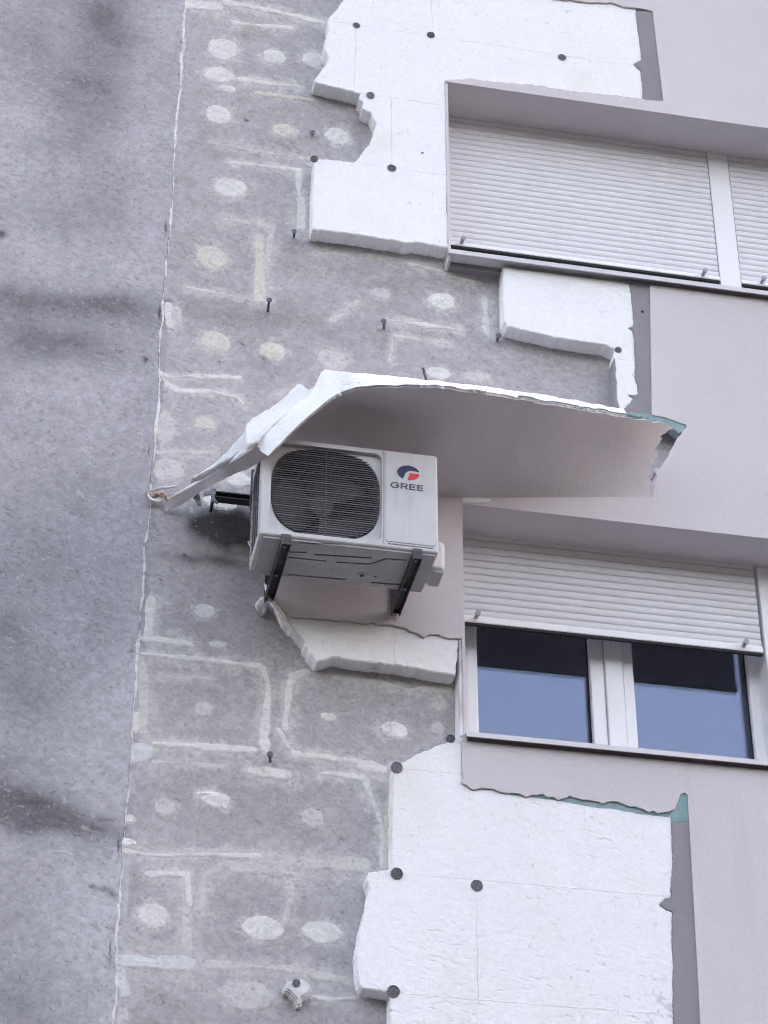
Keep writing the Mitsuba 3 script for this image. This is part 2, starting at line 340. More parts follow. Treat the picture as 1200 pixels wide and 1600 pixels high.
def to_mf(t):
    t = trimesh.Trimesh(t.vertices, t.faces)
    t.merge_vertices()
    return m3.Manifold(m3.Mesh(np.asarray(t.vertices, np.float32), np.asarray(t.faces, np.uint32)))


def rod(a, b, r, sec=10):
    return trimesh.creation.cylinder(radius=r, segment=np.array([a, b], float), sections=sec)


def tube(points, r, sec=7):
    pts = np.array(points, float)
    v, f = [], []
    for i, p in enumerate(pts):
        d = pts[min(i + 1, len(pts) - 1)] - pts[max(i - 1, 0)]
        d /= np.linalg.norm(d)
        a = np.cross(d, [0.3, 0.1, 0.95]); a /= np.linalg.norm(a); b = np.cross(d, a)
        rr = r[i] if hasattr(r, '__len__') else r
        for k in range(sec):
            t = 2 * math.pi * k / sec
            v.append(p + rr * (a * math.cos(t) + b * math.sin(t)))
    for i in range(len(pts) - 1):
        for k in range(sec):
            q = [i * sec + k, i * sec + (k + 1) % sec, (i + 1) * sec + (k + 1) % sec, (i + 1) * sec + k]
            f += [[q[0], q[1], q[2]], [q[0], q[2], q[3]]]
    n = len(v); v += [pts[0], pts[-1]]; e = (len(pts) - 1) * sec
    for k in range(sec):
        f += [[n, (k + 1) % sec, k], [n + 1, e + k, e + (k + 1) % sec]]
    return trimesh.Trimesh(np.array(v), np.array(f), process=False)


def rough(poly, amp, step=.012, seed=0, freq=45.0, low=0.0):
    """The polygon with an uneven, torn outline."""
    out = []
    for q in polys(poly):
        c = np.array(q.exterior.coords)[:-1]
        pts = []
        for i in range(len(c)):
            a, b = c[i], c[(i + 1) % len(c)]
            n = max(1, int(np.linalg.norm(b - a) / step))
            d = (b - a) / max(np.linalg.norm(b - a), 1e-9)
            for k in range(n):
                p = a + (b - a) * k / n
                s = meshkit.fbm(np.array([p[0] * freq, p[1] * freq, 1.7]), 3, seed) - .5
                l = meshkit.noise(np.array([p[0] * 8, p[1] * 8, 4.2]), seed) - .5
                pts.append(p + np.array([d[1], -d[0]]) * (2 * amp * s + 2 * low * l))
        g = Polygon(pts).buffer(0)
        out += polys(g)
    return unary_union(out)


def foam(poly, region, back=-.004, front=Y_EPS, edge=.004):
    """A foam slab whose front arris is worn off."""
    parts = [slab(poly, back, front + .004)]
    inner = poly.intersection(region.buffer(-edge))
    if not inner.is_empty and polys(inner):
        parts.append(slab(inner, front + .03, front))
    return trimesh.util.concatenate(parts)


# ------------------------------------------------------------------ ground
scene['ground'] = mikit.ply(bx(-300, 300, -300, 300, -.5, 0), 'mat_ground')
labels['ground'] = {'label': 'dark ground far below the facade, out of the picture', 'kind': 'structure'}

# unseen dark ridge all round, added to cut the low sky light
na, nr = 180, 14
ang = np.linspace(0, 2 * math.pi, na, endpoint=False); rad = np.linspace(110, 290, nr)
AA, RR = np.meshgrid(ang, rad, indexing='ij')
hx, hy = RR * np.cos(AA), RR * np.sin(AA)
rise = np.sin(np.clip((RR - 110) / 110, 0, 1) * math.pi / 2) ** 1.5
hz = rise * (50 + 26 * (meshkit.fbm(np.stack([hx / 60, hy / 60, hx * 0], -1), 3, 7) - .5)) + 3 * (meshkit.fbm(np.stack([hx / 9, hy / 9, hx * 0], -1), 3, 5) - .5) * rise - .4
hv = np.stack([hx, hy, hz], -1).reshape(-1, 3)
hi = np.arange(na * nr).reshape(na, nr); hn = np.roll(hi, -1, axis=0)
hf = np.stack([hi[:, :-1], hi[:, 1:], hn[:, 1:], hn[:, :-1]], -1).reshape(-1, 4)
scene['added_hills'] = mikit.ply((hv, hf), 'mat_added_hills', smooth=True)
labels['added_hills'] = {'label': 'unseen dark ridge added to cut the low sky light, behind the camera', 'kind': 'structure'}

# ------------------------------------------------------------------ openings
W1 = dict(x0=2.128, x1=5.40, top=9.054 + Z, nose=7.803 + Z, lip=.030)
W2 = dict(x0=2.157, x1=5.43, top=6.211 + Z, nose=4.934 + Z, lip=.026)
XR, ZT, XL = 30.0, 22.0, -28.0
X_SEAM_T, X_SEAM_B = 0.6458, 0.6466
XS = 0.646


def hole(w):
    return sbox(w['x0'] - .015, w['nose'] - .030, w['x1'] + .015, w['top'] + .015)


# ------------------------------------------------------------------ the two concrete walls and the joint between them
key = thing('concrete_wall', 'blotchy grey concrete wall with dark weathering, left of the pale vertical joint', 'wall')
seam = [(XS + .030 * (meshkit.fbm(np.array([z * 2.3, 0, 0]), 4, 5) - .5) + .012 * (meshkit.noise(np.array([z * 30, 0, 0]), 8) - .5), z) for z in np.arange(0, ZT + .01, .04)]
left = Polygon([(XL, 0)] + [(x - .005, z) for x, z in seam] + [(XL, ZT)])
scene[key] = mikit.ply(slab(left, .25, -.006), 'mat_left')

WALL = thing('bare_concrete_wall', 'bare concrete wall with rings and strips of old mortar where boards fell off', 'wall')
right = Polygon([(XR, 0)] + [(XR, ZT)] + [(x + .004, z) for x, z in seam][::-1])
right = right.difference(hole(W1)).difference(hole(W2))
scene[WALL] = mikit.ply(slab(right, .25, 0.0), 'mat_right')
put(WALL + '__joint_backing', bx(XS - .03, XS + .03, -.0005, .03, 0.0, ZT), 'mat_left')
# filler bead in the joint: broken lengths
rng = random.Random(4)
for a, b, w in [(-60, 345, 2.0), (345, 1330, 1.7), (1330, 1700, 1.0), (1700, 2000, 1.7), (2000, 2300, 1.3), (2300, 2960, 1.5), (2960, 3330, 1.9), (3330, 3900, 1.4), (3900, 4300, 1.8), (4300, 4900, 1.6)]:
    a, b = a / 3, b / 3
    sx = lambda y: 290 - 115 * y / 1600
    n = max(3, int((b - a) / 8))
    line = LineString([(P(sx(a + (b - a) * k / n), 0)[0] * 0 + np.interp(P(sx(a + (b - a) * k / n), a + (b - a) * k / n)[2], [s[1] for s in seam], [s[0] for s in seam]), P(sx(a + (b - a) * k / n), a + (b - a) * k / n)[2]) for k in range(n + 1)])
    pg = rough(line.buffer(w * .8 / 342, cap_style=2), .008, .008, 3, 50, .005)
    put(WALL + '__joint_filler', trimesh.util.concatenate([slab(pg, .011, -.007), slab(pg.buffer(-.003), .006, -.009)]) if polys(pg.buffer(-.003)) else slab(pg, .011, -.007), 'mat_mortar_strong' if w > 1.6 else 'mat_mortar')


# old mortar on the bare wall
def mark(name, pg, m, t=.004):
    parts = [slab(pg, .003, -t * .35)]
    for s, k in ((.004, .7), (.008, 1.0)):
        inner = pg.buffer(-s)
        if polys(inner):
            parts.append(slab(inner, .002, -t * k))
    put(WALL + '__' + name, trimesh.util.concatenate(parts), m)


for i, (px, py, rx, ry, m) in enumerate(DABS):
    c = P(px, py)
    sx = np.linalg.norm(P(px + rx, py) - c); sz = abs(P(px, py - ry)[2] - c[2])
    t = np.linspace(0, 2 * math.pi, 40, endpoint=False)
    k = 1 + .22 * (meshkit.noise(np.stack([1.6 * np.cos(t) + 3 * i, 1.6 * np.sin(t), t * 0], -1), i) - .5) + .12 * (meshkit.noise(np.stack([6 * np.cos(t), 6 * np.sin(t) + i, t * 0], -1), i) - .5)
    mark('mortar_dab', Polygon(np.stack([c[0] + sx * k * np.cos(t), c[2] + sz * k * np.sin(t)], 1)), m, .006 if m == S_ else .0035)
for i, (pts, w, m) in enumerate(STRIPS):
    q = XZ(pts)
    pg = rough(LineString(q).buffer(w / 2 / 330, cap_style=1, quad_segs=4), .010, .010, 20 + i, 34, .012)
    for one in [q for q in polys(pg) if q.area > 1.5e-4][:3]:
        mark('mortar_strip', one, m, .007 if m == S_ else .003 if m == F_ else .0048)

# plastic pins still standing in the bare wall
for (bxp, byp), (hx, hy), ln in [((418, 489), (421, 468), .105), ((600, 516), (600, 501), .08), ((459, 373), (460, 361), .06), ((422, 1193), (422, 1178), .07), ((487, 212), (489, 206), .03), ((776, 535), (779, 524), .05)]:
    a = P(bxp, byp, 0.02); d = P(hx, hy, -ln)
    pin = trimesh.util.concatenate([rod(a, d, .007), rod(d + np.array([0, .006, 0]), d, .014, 14)])
    put(WALL + '__anchor_pin', pin, 'mat_anchor', 35)

# ------------------------------------------------------------------ the finished render coat
FIN = thing('facade_render', 'smooth pale mauve-grey render coat around the windows, torn at its edges', 'wall')
lin1, lin2 = W1['top'] + .012, W2['top'] + .012
jag = lambda pts: pts
f1 = Polygon(XZ([(820, -220), (820, -12), (850, -6), (892, 0), (925, 3), (957, 4), (975, 11), (992, 11), (1020, 17), (1037, 158), (1003, 156), (970, 150), (940, 147), (888, 142), (845, 134), (780, 128), (736, 123), (706, 125)], Y_FIN)
             + [(2.116, lin1), (XR, lin1), (XR, ZT), (2.6, ZT)])
f2 = Polygon(XZ([(1016, 444), (1019, 648), (1040, 652), (1072, 664), (1058, 688), (1050, 700), (1044, 714), (1036, 727), (1022, 734), (1026, 747), (1021, 757), (1020, 776), (900, 777), (722, 778), (425, 762), (432, 915), (426, 936), (440, 950), (456, 963), (505, 966),
                 (570, 971), (615, 975), (643, 985), (655, 991), (664, 996), (671, 991), (683, 991), (700, 996), (713, 998)], Y_FIN)
             + [(2.142, P(713, 998, Y_FIN)[2]), (2.142, lin2), (XR, lin2), (XR, W1['nose'] - .034), (P(1016, 444, Y_FIN)[0], W1['nose'] - .034)])
f3 = Polygon(XZ([(722, 1168), (723, 1205), (725, 1222), (735, 1231), (760, 1232), (785, 1238), (805, 1238), (825, 1243), (840, 1239), (862, 1246), (880, 1249), (890, 1246), (920, 1248), (940, 1252), (960, 1250), (980, 1258), (1000, 1263), (1030, 1268), (1044, 1269), (1054, 1265), (1060, 1250),
                 (1063, 1241), (1070, 1238), (1075, 1243), (1095, 1598), (1103, 1780)], Y_FIN)
             + [(3.1, 0), (XR, 0), (XR, W2['nose'] - .032), (P(722, 1168, Y_FIN)[0], W2['nose'] - .032)])
torn = unary_union([LineString(XZ(l, Y_FIN)).buffer(.03) for l in ([(820, -12), (892, 0), (957, 4), (1010, 16)], [(1072, 664), (1050, 700), (1020, 770)], [(432, 945), (570, 971), (650, 990), (712, 998)], [(728, 1226), (880, 1249), (1050, 1268)], [(1000, 154), (708, 123)])])


def tear(poly, amp, seed, where):
    r = rough(poly, amp, .009, seed, 38, amp * .4)
    return unary_union([poly.difference(where), r.intersection(where)]).buffer(.0004)


f1, f2, f3 = tear(f1, .014, 1, torn), tear(f2, .012, 2, torn), tear(f3, .020, 3, torn)
for pg in (f1, f2, f3):
    put(FIN + '__render_coat', slab(pg, -.001, Y_FIN), 'mat_finish')
FINISH = unary_union([f1, f2, f3])
# window reveals: thin lining round each opening
for w, xl in ((W1, -.105), (W2, -.113)):
    x0, x1, zt, zb = w['x0'], w['x1'], w['top'], w['nose'] - .03
    put(FIN + '__reveal', bx(x0 - .0148, x1 + .0148, -.1132, .30, zt, zt + .0145), 'mat_finish')
    if w is W1:
        put(FIN + '__reveal', bx(x0 - .0148, x0, xl, .30, zb - .01, zt - .0005), 'mat_finish')
    else:
        lin = Polygon([(x0 - .0148, zb - .01), (x0, zb - .01), (x0, zt - .0005), (x0 - .0148, zt - .0005)])
        put(FIN + '__reveal', slab(lin, .30, xl), 'mat_finish')
        edge = rough(Polygon([(x0 - .030, P(0 + 712, 1150, -.1)[2]), (x0 - .0155, P(712, 1150, -.1)[2]), (x0 - .0155, P(712, 1000, -.1)[2]), (x0 - .026, P(712, 1000, -.1)[2])]), .004, .012, 9)
        put(FIN + '__reveal_edge', slab(edge, -.002, -.106), 'mat_eps_dirty')
    put(FIN + '__reveal', bx(x1, x1 + .0148, -.105, .30, zb - .01, zt - .0005), 'mat_finish')

# ------------------------------------------------------------------ insulation boards
A = Polygon(XZ([(549, -130), (541, -15), (537, 0), (531, 9), (527, 16), (518, 24), (511, 32), (514, 46), (508, 62), (507, 76), (514, 90), (511, 99), (500, 113), (491, 125), (492, 129), (520, 136), (545, 141), (563, 147), (560, 154), (568, 160), (566, 170), (580, 176), (583, 183), (589, 193),
                (584, 206), (582, 214), (578, 225), (571, 232), (566, 238), (558, 250), (552, 253), (530, 250), (499, 248), (491, 253), (489, 300), (488, 358), (540, 364), (600, 373), (622, 376), (633, 380), (650, 378), (695, 386)], Y_EPS)
            + [(2.1125, P(695, 386, Y_EPS)[2]), (2.1125, W1['top'] + .015)] + XZ([(760, 128), (850, 138), (940, 149), (1003, 155), (1004, 140), (1000, 110), (990, 101), (1002, 94), (999, 60), (994, 18), (994, -130)], Y_EPS))
B = Polygon(XZ([(787, 402), (786, 460), (787, 500), (793, 510), (800, 511), (867, 527), (920, 535), (948, 539), (961, 545), (960, 556), (962, 590), (964, 628), (968, 640), (974, 641), (984, 630), (990, 622), (982, 618), (996, 617), (996, 604), (992, 590), (993, 560), (991, 529), (988, 516), (982, 513),
                (990, 508), (989, 487), (987, 460), (983, 436)], Y_EPS))
B = B.intersection(sbox(0, 0, 9, W1['nose'] - .032))
C = Polygon(XZ([(454, 950), (455, 974), (464, 986), (475, 999), (480, 1012), (485, 1022), (496, 1034), (527, 1027), (541, 1030), (558, 1033), (621, 1040), (660, 1046), (712, 1055)], Y_EPS) + [(2.126, P(712, 1000, Y_EPS)[2]), (2.126, P(712, 940, Y_EPS)[2])])
D = Polygon(XZ([(724, 1149), (708, 1155), (650, 1178), (628, 1192), (614, 1200), (613, 1280), (612, 1358), (590, 1361), (577, 1362), (572, 1370), (577, 1387), (574, 1410), (564, 1448), (558, 1490), (560, 1528), (566, 1544), (610, 1551), (610, 1790), (1052, 1790), (1052, 1600), (1050, 1426), (1040, 1421),
                (1031, 1413), (1037, 1406), (1048, 1403), (1051, 1350), (1049, 1275), (1020, 1220), (724, 1180)], Y_EPS))
A, B, C, D = (rough(g, a, .006, s, 75, a * .5) for g, a, s in ((A, .0075, 31), (B, .0065, 32), (C, .0085, 33), (D, .0065, 34)))
z_ = lambda px, py: P(px, py, Y_EPS)[2]
x_ = lambda px, py: P(px, py, Y_EPS)[0]
r0, r1, r2, r3 = z_(612, 47), z_(578, 148), z_(612, 262), z_(490, 420)
s1, s2, s3 = z_(619, 1200), z_(619, 1364), z_(612, 1552)
G = .0005
GB = 'white foam insulation boards left on the facade'


def cell(x0, x1, z0, z1):
    return sbox(x0 + G, z0 + G, x1 - G, z1 - G)


BOARDS = [(A, cell(0, x_(675, 25), r0, 99), 'white foam board at the top edge of the picture with a torn left side'),
          (A, cell(x_(675, 25), 9, r0, 99), 'white foam board at the top right beside the grey strip and torn render'),
          (A, cell(0, x_(555, 80), r1, r0), 'narrow broken white foam board with a pointed left corner above the round bite'),
          (A, cell(x_(555, 80), 9, r1, r0), 'long white foam board lying across the head of the upper window'),
          (A, cell(0, x_(612, 200), r2, r1), 'small broken white foam remnant in the rounded bite left of the upper window'),
          (A, cell(x_(612, 200), 9, r2, r1), 'white foam board left of the upper shutter with a small dark spot'),
          (A, cell(0, 9, r3, r2), 'square white foam board left of the upper window sill with a thick lower edge'),
          (B, cell(0, 9, 0, 99), 'L-shaped white foam board hanging under the upper window sill'),
          (C, cell(0, x_(617, 1000), 0, 99), 'broken white foam piece with a slanted left end under the outdoor unit'),
          (C, cell(x_(617, 1000), 9, 0, 99), 'short white foam piece with a notched top beside the lower window jamb'),
          (D, cell(0, 9, s1, 99), 'wedge of white foam just under the left corner of the lower window sill'),
          (D, cell(0, 9, s2, s1), 'wide white foam board under the torn render below the lower window'),
          (D, cell(0, x_(745, 1460), s3, s2), 'white foam board at the bottom that sticks out with a torn left edge'),
          (D, cell(x_(745, 1460), 9, s3, s2), 'large white foam board at the bottom right beside the dark grey strip'),
          (D, cell(0, 9, 0, s3), 'white foam board cut by the bottom edge of the picture')]
ALL_EPS = []
board_of = []
for i, (region, c, lab) in enumerate(BOARDS):
    pg = region.intersection(c).difference(FINISH.buffer(.001))
    pg = unary_union([q for q in polys(pg) if q.area > 4e-4])
    k = 'insulation_board' + (f'_{i:03d}' if i else '')
    thing(k, lab, 'insulation board', GB)
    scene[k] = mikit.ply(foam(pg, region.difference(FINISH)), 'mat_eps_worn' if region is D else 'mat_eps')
    ALL_EPS.append(pg)
    board_of.append((k, pg))


def anchor_mesh(c, r, tilt=None):
    tilt = .22 * (meshkit.noise(np.array([c[0] * 31, c[2] * 17, 2.0])) - .5) if tilt is None else tilt
    prof = [(0.0, .0), (r * .28, .0), (r * .30, -.004), (r * .45, -.005), (r * .5, -.002), (r * .80, -.0015), (r * .84, -.005), (r, -.004), (r * 1.02, .006)]
    m = trimesh.creation.revolve(np.array([(a, -b) for a, b in prof]), sections=22)
    v = np.array(m.vertices)
    m.vertices = np.stack([c[0] + v[:, 0], c[1] - v[:, 2] + tilt * v[:, 0], c[2] + v[:, 1]], 1)
    bars = [bx(c[0] - r * .9, c[0] + r * .9, c[1] - .0045, c[1] + .002, c[2] - .0022, c[2] + .0022), bx(c[0] - .0022, c[0] + .0022, c[1] - .0047, c[1] + .002, c[2] - r * .9, c[2] + r * .9)]
    return trimesh.util.concatenate([m] + bars)


for px, py, r, dy in [(557, 40, .021, 0), (673, 55, .023, 0), (878, 90, .024, 0), (579, 149, .022, -.004), (491, 248, .020, -.002), (612, 263, .024, 0), (620, 1199, .027, -.003), (620, 1365, .027, -.003), (745, 1384, .027, 0),
                      (615, 1549, .027, -.003), (704, 1154, .020, -.002), (966, 547, .018, .0), (660, 239, .006, 0), (585, 1040, .022, .05)]:
    p = P(px, py, Y_EPS + dy)
    k = min(board_of, key=lambda t: t[1].distance(Point(p[0], p[2])))[0]
    put(k + '__anchor', anchor_mesh(p, r), 'mat_anchor' if r != .022 or py < 1000 else 'mat_eps_dirty', 30)

# grey base coat strips between foam and render
EPSU = unary_union(ALL_EPS).buffer(.0006)
for i, pts in enumerate(([(960, 17), (1021, 17), (1038, 159), (960, 157)], [(960, 436), (1017, 444), (1020, 650), (960, 646)], [(1020, 1262), (1076, 1243), (1096, 1598), (1105, 1790), (1020, 1790)])):
    pg = Polygon(XZ(pts, Y_BASE)).difference(EPSU).difference(FINISH.buffer(.0006))
    pg = unary_union([q for q in polys(pg) if q.area > 2e-3])
    put(FIN + '__base_coat', slab(pg, -.003, Y_BASE), 'mat_base')
# turquoise reinforcing mesh showing at the tears
for pts, y in (([(780, 1232), (840, 1236), (905, 1244), (1000, 1258), (1046, 1264), (1046, 1277), (1000, 1272), (960, 1264), (930, 1262), (880, 1252), (840, 1247), (800, 1243)], -.1015), ([(1046, 1268), (1056, 1262), (1062, 1240), (1075, 1240), (1077, 1283), (1050, 1284)], -.1055),
               ([(984, 644), (1018, 648), (1042, 651), (1073, 664), (1062, 677), (1054, 672), (1044, 664), (1030, 664), (1004, 658), (986, 655)], -.1065)):
    pg = rough(Polygon(XZ(pts, y)), .004, .01, 6, 40).difference(FINISH.buffer(.0005))
    put(FIN + '__mesh_fabric', slab(pg, -.1005 if y != -.1065 else -.05, y), 'mat_teal')
p = P(1004, 487, Y_BASE)
put(FIN + '__nail_hole', rod(p + np.array([0, .003, 0]), p - np.array([0, .001, 0]), .009, 10), 'mat_black')

# ------------------------------------------------------------------ the sheet of render and foam that has come away and hangs over the unit
FLAP = thing('torn_insulation_sheet', 'sheet of render and white foam peeled off the wall, bulging out over the outdoor unit', 'insulation sheet')
cols = [(421, 714, -.700), (437, 698, -.735), (452, 683, -.755), (483, 653, -.785), (513, 626, -.800), (535, 614, -.795), (560, 607, -.86), (600, 604.5, -.90), (640, 604, -.92), (700, 609, -.90), (760, 617, -.83), (810, 625, -.75), (860, 633, -.66), (940, 647, -.49), (1000, 656, -.36), (1030, 660, -.29), (1050, 665, -.235), (1055, 669, -.215)]
tp = np.array([P(a, b, y) for a, b, y in cols])
s = np.concatenate([[0], np.cumsum(np.linalg.norm(np.diff(tp, axis=0), axis=1))]); s /= s[-1]
NI, NJ = 150, 44
si = np.linspace(0, 1, NI)
T = np.stack([np.interp(si, s, tp[:, k]) for k in range(3)], 1)
for k in range(3):   # soften the corners of the polyline
    for _ in range(3):
        T[1:-1, k] = .25 * T[:-2, k] + .5 * T[1:-1, k] + .25 * T[2:, k]
xr_lo, xr_hi = P(1020, 776, Y_FIN), P(722, 778, Y_FIN)
H = np.zeros_like(T); H[:, 1] = Y_FIN + .0005
x_end = T[-1, 0]
H[:, 0] = np.minimum(T[:, 0] + (.06 * (1 - si)), 99)
H[:, 0] = np.where(T[:, 0] > xr_hi[0] - .3, T[:, 0] + (xr_lo[0] - x_end) * np.clip((T[:, 0] - xr_hi[0] + .3) / (x_end - xr_hi[0] + .3), 0, 1) ** 2, H[:, 0])
H[:, 2] = np.interp(H[:, 0], [1.1, xr_hi[0] - .25, xr_hi[0], xr_lo[0]], [xr_hi[2] - .03, xr_hi[2] - .02, xr_hi[2], xr_lo[2]])
Cc = np.zeros_like(T)
lean = np.clip(-(T[:, 1] - Y_FIN), 0, 1)
Cc[:, 0] = .5 * (T[:, 0] + H[:, 0])
left_w = np.clip((1.95 - T[:, 0]) / .5, 0, 1)
Cc[:, 1] = Y_FIN - (.30 - .02 * left_w) * lean
Cc[:, 2] = left_w * np.maximum(T[:, 2] + .05, H[:, 2] + .24) + (1 - left_w) * np.maximum(H[:, 2] + .62 * (T[:, 2] - H[:, 2]), H[:, 2] + .045)
jit = np.array([meshkit.fbm(np.array([q * 55, 0, 0]), 3, 12) - .5 for q in si])
tt = np.linspace(0, 1, NJ)[None, :, None]
S = (1 - tt) ** 2 * H[:, None] + 2 * tt * (1 - tt) * Cc[:, None] + tt ** 2 * T[:, None]
S[:, -1] += (jit * .018)[:, None] * (S[:, -1] - S[:, -2]) / np.linalg.norm(S[:, -1] - S[:, -2], axis=1, keepdims=True)
# ragged right end: each row of the sheet stops at its own place
S0 = S.copy()
for jj in range(NJ):
    q = tt[0, jj, 0]
    cut = (.040 * meshkit.fbm(np.array([q * 11, 3.3, 0]), 3, 21) + .014 * meshkit.noise(np.array([q * 38, 1.3, 0]), 22)) * np.clip(q * 5, 0, 1) * np.clip((1 - q) * 6, .15, 1)
    u2 = np.where(si < .84, si, .84 + (si - .84) * (1 - cut / .16))
    for k in range(3):
        S[:, jj, k] = np.interp(u2, si, S0[:, jj, k])
# slight waviness of the sheet
wav = (meshkit.fbm(np.stack([S[..., 0] * 3.2, S[..., 1] * 3.2, S[..., 2] * 3.2], -1), 2, 4) - .5) * .03 * np.clip(tt[..., 0] * 3, 0, 1) * np.clip((1 - si)[:, None] * 4, 0, 1)
du = np.gradient(S, axis=0); dv = np.gradient(S, axis=1)
N = np.cross(du, dv); N /= np.maximum(np.linalg.norm(N, axis=2, keepdims=True), 1e-9)
if N[NI // 2, NJ // 2, 2] < 0:
    N = -N
S = S + N * wav[..., None]


def shell(a, b):
    """A closed sheet between two point grids."""
    n, m = a.shape[:2]
    v = np.vstack([a.reshape(-1, 3), b.reshape(-1, 3)])
    idx = np.arange(n * m).reshape(n, m); off = n * m
    q = np.stack([idx[:-1, :-1], idx[1:, :-1], idx[1:, 1:], idx[:-1, 1:]], -1).reshape(-1, 4)
    f = [q, q[:, ::-1] + off]
    loop = np.concatenate([idx[:, 0], idx[-1, 1:], idx[-2::-1, -1], idx[0, -2:0:-1]])
    nx = np.roll(loop, -1)
    f.append(np.stack([loop + off, nx + off, nx, loop], 1))
    f = np.vstack(f)
    t = trimesh.Trimesh(v, np.vstack([f[:, [0, 1, 2]], f[:, [0, 2, 3]]]), process=False)
    if t.volume < 0:
        t.invert()
    return t


put(FLAP + '__render_skin', shell(S, S + N * .009), 'mat_finish', 40)
thick = (.088 + .016 * np.array([meshkit.fbm(np.array([q * 30, 3, 0]), 3, 2) - .5 for q in si]))[:, None, None]
ext = (.004 + .012 * np.array([meshkit.fbm(np.array([q * 40, 7, 0]), 3, 5) for q in si]))
Tdir = S[:, -1] - S[:, -2]; Tdir /= np.linalg.norm(Tdir, axis=1, keepdims=True)
SF = S + N * .0095
SF = SF.copy(); SF[:, -1] += Tdir * ext[:, None]
SB = S + N * thick
bcol = [(398, 698, -.655), (410, 684, -.69), (424, 671, -.71), (455, 641, -.74), (490, 611, -.755), (500, 584, -.745), (506, 578, -.745), (560, 583, -.83), (600, 587, -.87), (660, 592.5, -.89), (700, 597, -.875), (760, 604, -.805), (860, 619, -.635), (940, 633, -.465), (985, 643, -.36), (1055, 670, -.19)]
bs = [0, .055, .10, .19, .275, .295, .30]
bp = np.array([P(*c) for c in bcol])
fx = T[:, 0]
par = np.interp(np.array([np.argmin(np.abs(fx - P(cx, cy, cyy)[0])) for cx, cy, cyy in cols[6:8] + cols[8:9]]), np.arange(NI), si)
key_f = [s[0], s[1] * .9, s[2], s[3], s[4] * .93, s[4] * 1.0, s[4] * 1.03]
key_f += [float(np.interp(q, tp[4:, 0], s[4:])) for q in bp[7:, 0] + .012]
TB = np.stack([np.interp(si, key_f, bp[:, k]) for k in range(3)], 1)
TB += (np.array([meshkit.fbm(np.array([q * 45, 11, 0]), 3, 8) for q in si]) - .5)[:, None] * np.array([0, 0, .014])
wt = np.clip((tt - .45) / .55, 0, 1) ** 1.5
SB = SB + wt * (TB - SB[:, -1])[:, None]
j0 = 10
IE = int(np.argmin(np.abs(T[:, 0] - P(984, 653, -.39)[0])))
put(FLAP + '__foam_backing', shell(SF[:IE, j0:], SB[:IE, j0:]), 'mat_eps', 40)
i0 = int(NI * .55)
i1 = int(NI * .90)
ed = SF[i0:i1, -3:].copy(); ed[:, -1] += Tdir[i0:i1] * .004
put(FLAP + '__mesh_fabric', shell(ed - N[i0:i1, -3:] * .001 + np.array([0, 0, .004]), ed + N[i0:i1, -3:] * .004 + np.array([0, 0, .004])), 'mat_teal')
# the torn strip that still reaches back to the joint
top = [P(*a) for a in ((402, 697, -.690), (380, 711, -.60), (352, 728, -.46), (330, 742, -.35), (300, 760, -.21), (275, 773, -.10), (256, 783, -.04))]
bot = [P(*a) for a in ((421, 714, -.655), (398, 727, -.56), (360, 744, -.42), (333, 757, -.31), (305, 774, -.17), (283, 790, -.065), (258, 798, -.012))]
top, bot = np.array(top), np.array(bot)
st = np.linspace(0, 1, 40); sb = np.linspace(0, 1, len(top))
top = np.stack([np.interp(st, sb, top[:, k]) for k in range(3)], 1); bot = np.stack([np.interp(st, sb, bot[:, k]) for k in range(3)], 1)
w3 = np.linspace(0, 1, 5)[None, :, None]
g = bot[:, None] * (1 - w3) + top[:, None] * w3
gn = np.cross(np.gradient(g, axis=0), np.gradient(g, axis=1)); gn /= np.linalg.norm(gn, axis=2, keepdims=True)
if gn[10, 2, 1] < 0:
    gn = -gn
g[:, 0] += ((np.array([meshkit.fbm(np.array([q * 30, 1, 0]), 3, 9) for q in st]) - .5) * .014)[:, None] * np.array([0, 0, 1])
put(FLAP + '__torn_strip', shell(g, g + gn * .008), 'mat_finish', 40)
th = (np.interp(st, [0, .3, .75, 1], [.075, .06, .03, .006]))[:, None, None]
g2 = g.copy(); g2[:, -1] += np.array([0, 0, .006])
put(FLAP + '__strip_foam', shell(g2 + gn * .0085, g2 + gn * th), 'mat_eps_dirty', 40)


# second, half detached layer of foam behind the broken left end
def layer(name, pts, y, t, seed, m='mat_eps', lean=0.0):
    pg = rough(Polygon(XZ(pts, y)), .005, .008, seed, 50, .004)
    k = slab(pg.buffer(-.004), y + t, y)
    k2 = slab(pg, y + t, y + .006)
    mm = trimesh.util.concatenate([k, k2])
    v = np.array(mm.vertices); zc = v[:, 2].min()
    v[:, 1] += lean * (v[:, 2] - zc) + .012 * (meshkit.fbm(v * 14, 3, seed) - .5)
    mm.vertices = v
    put(FLAP + '__' + name, mm, m)


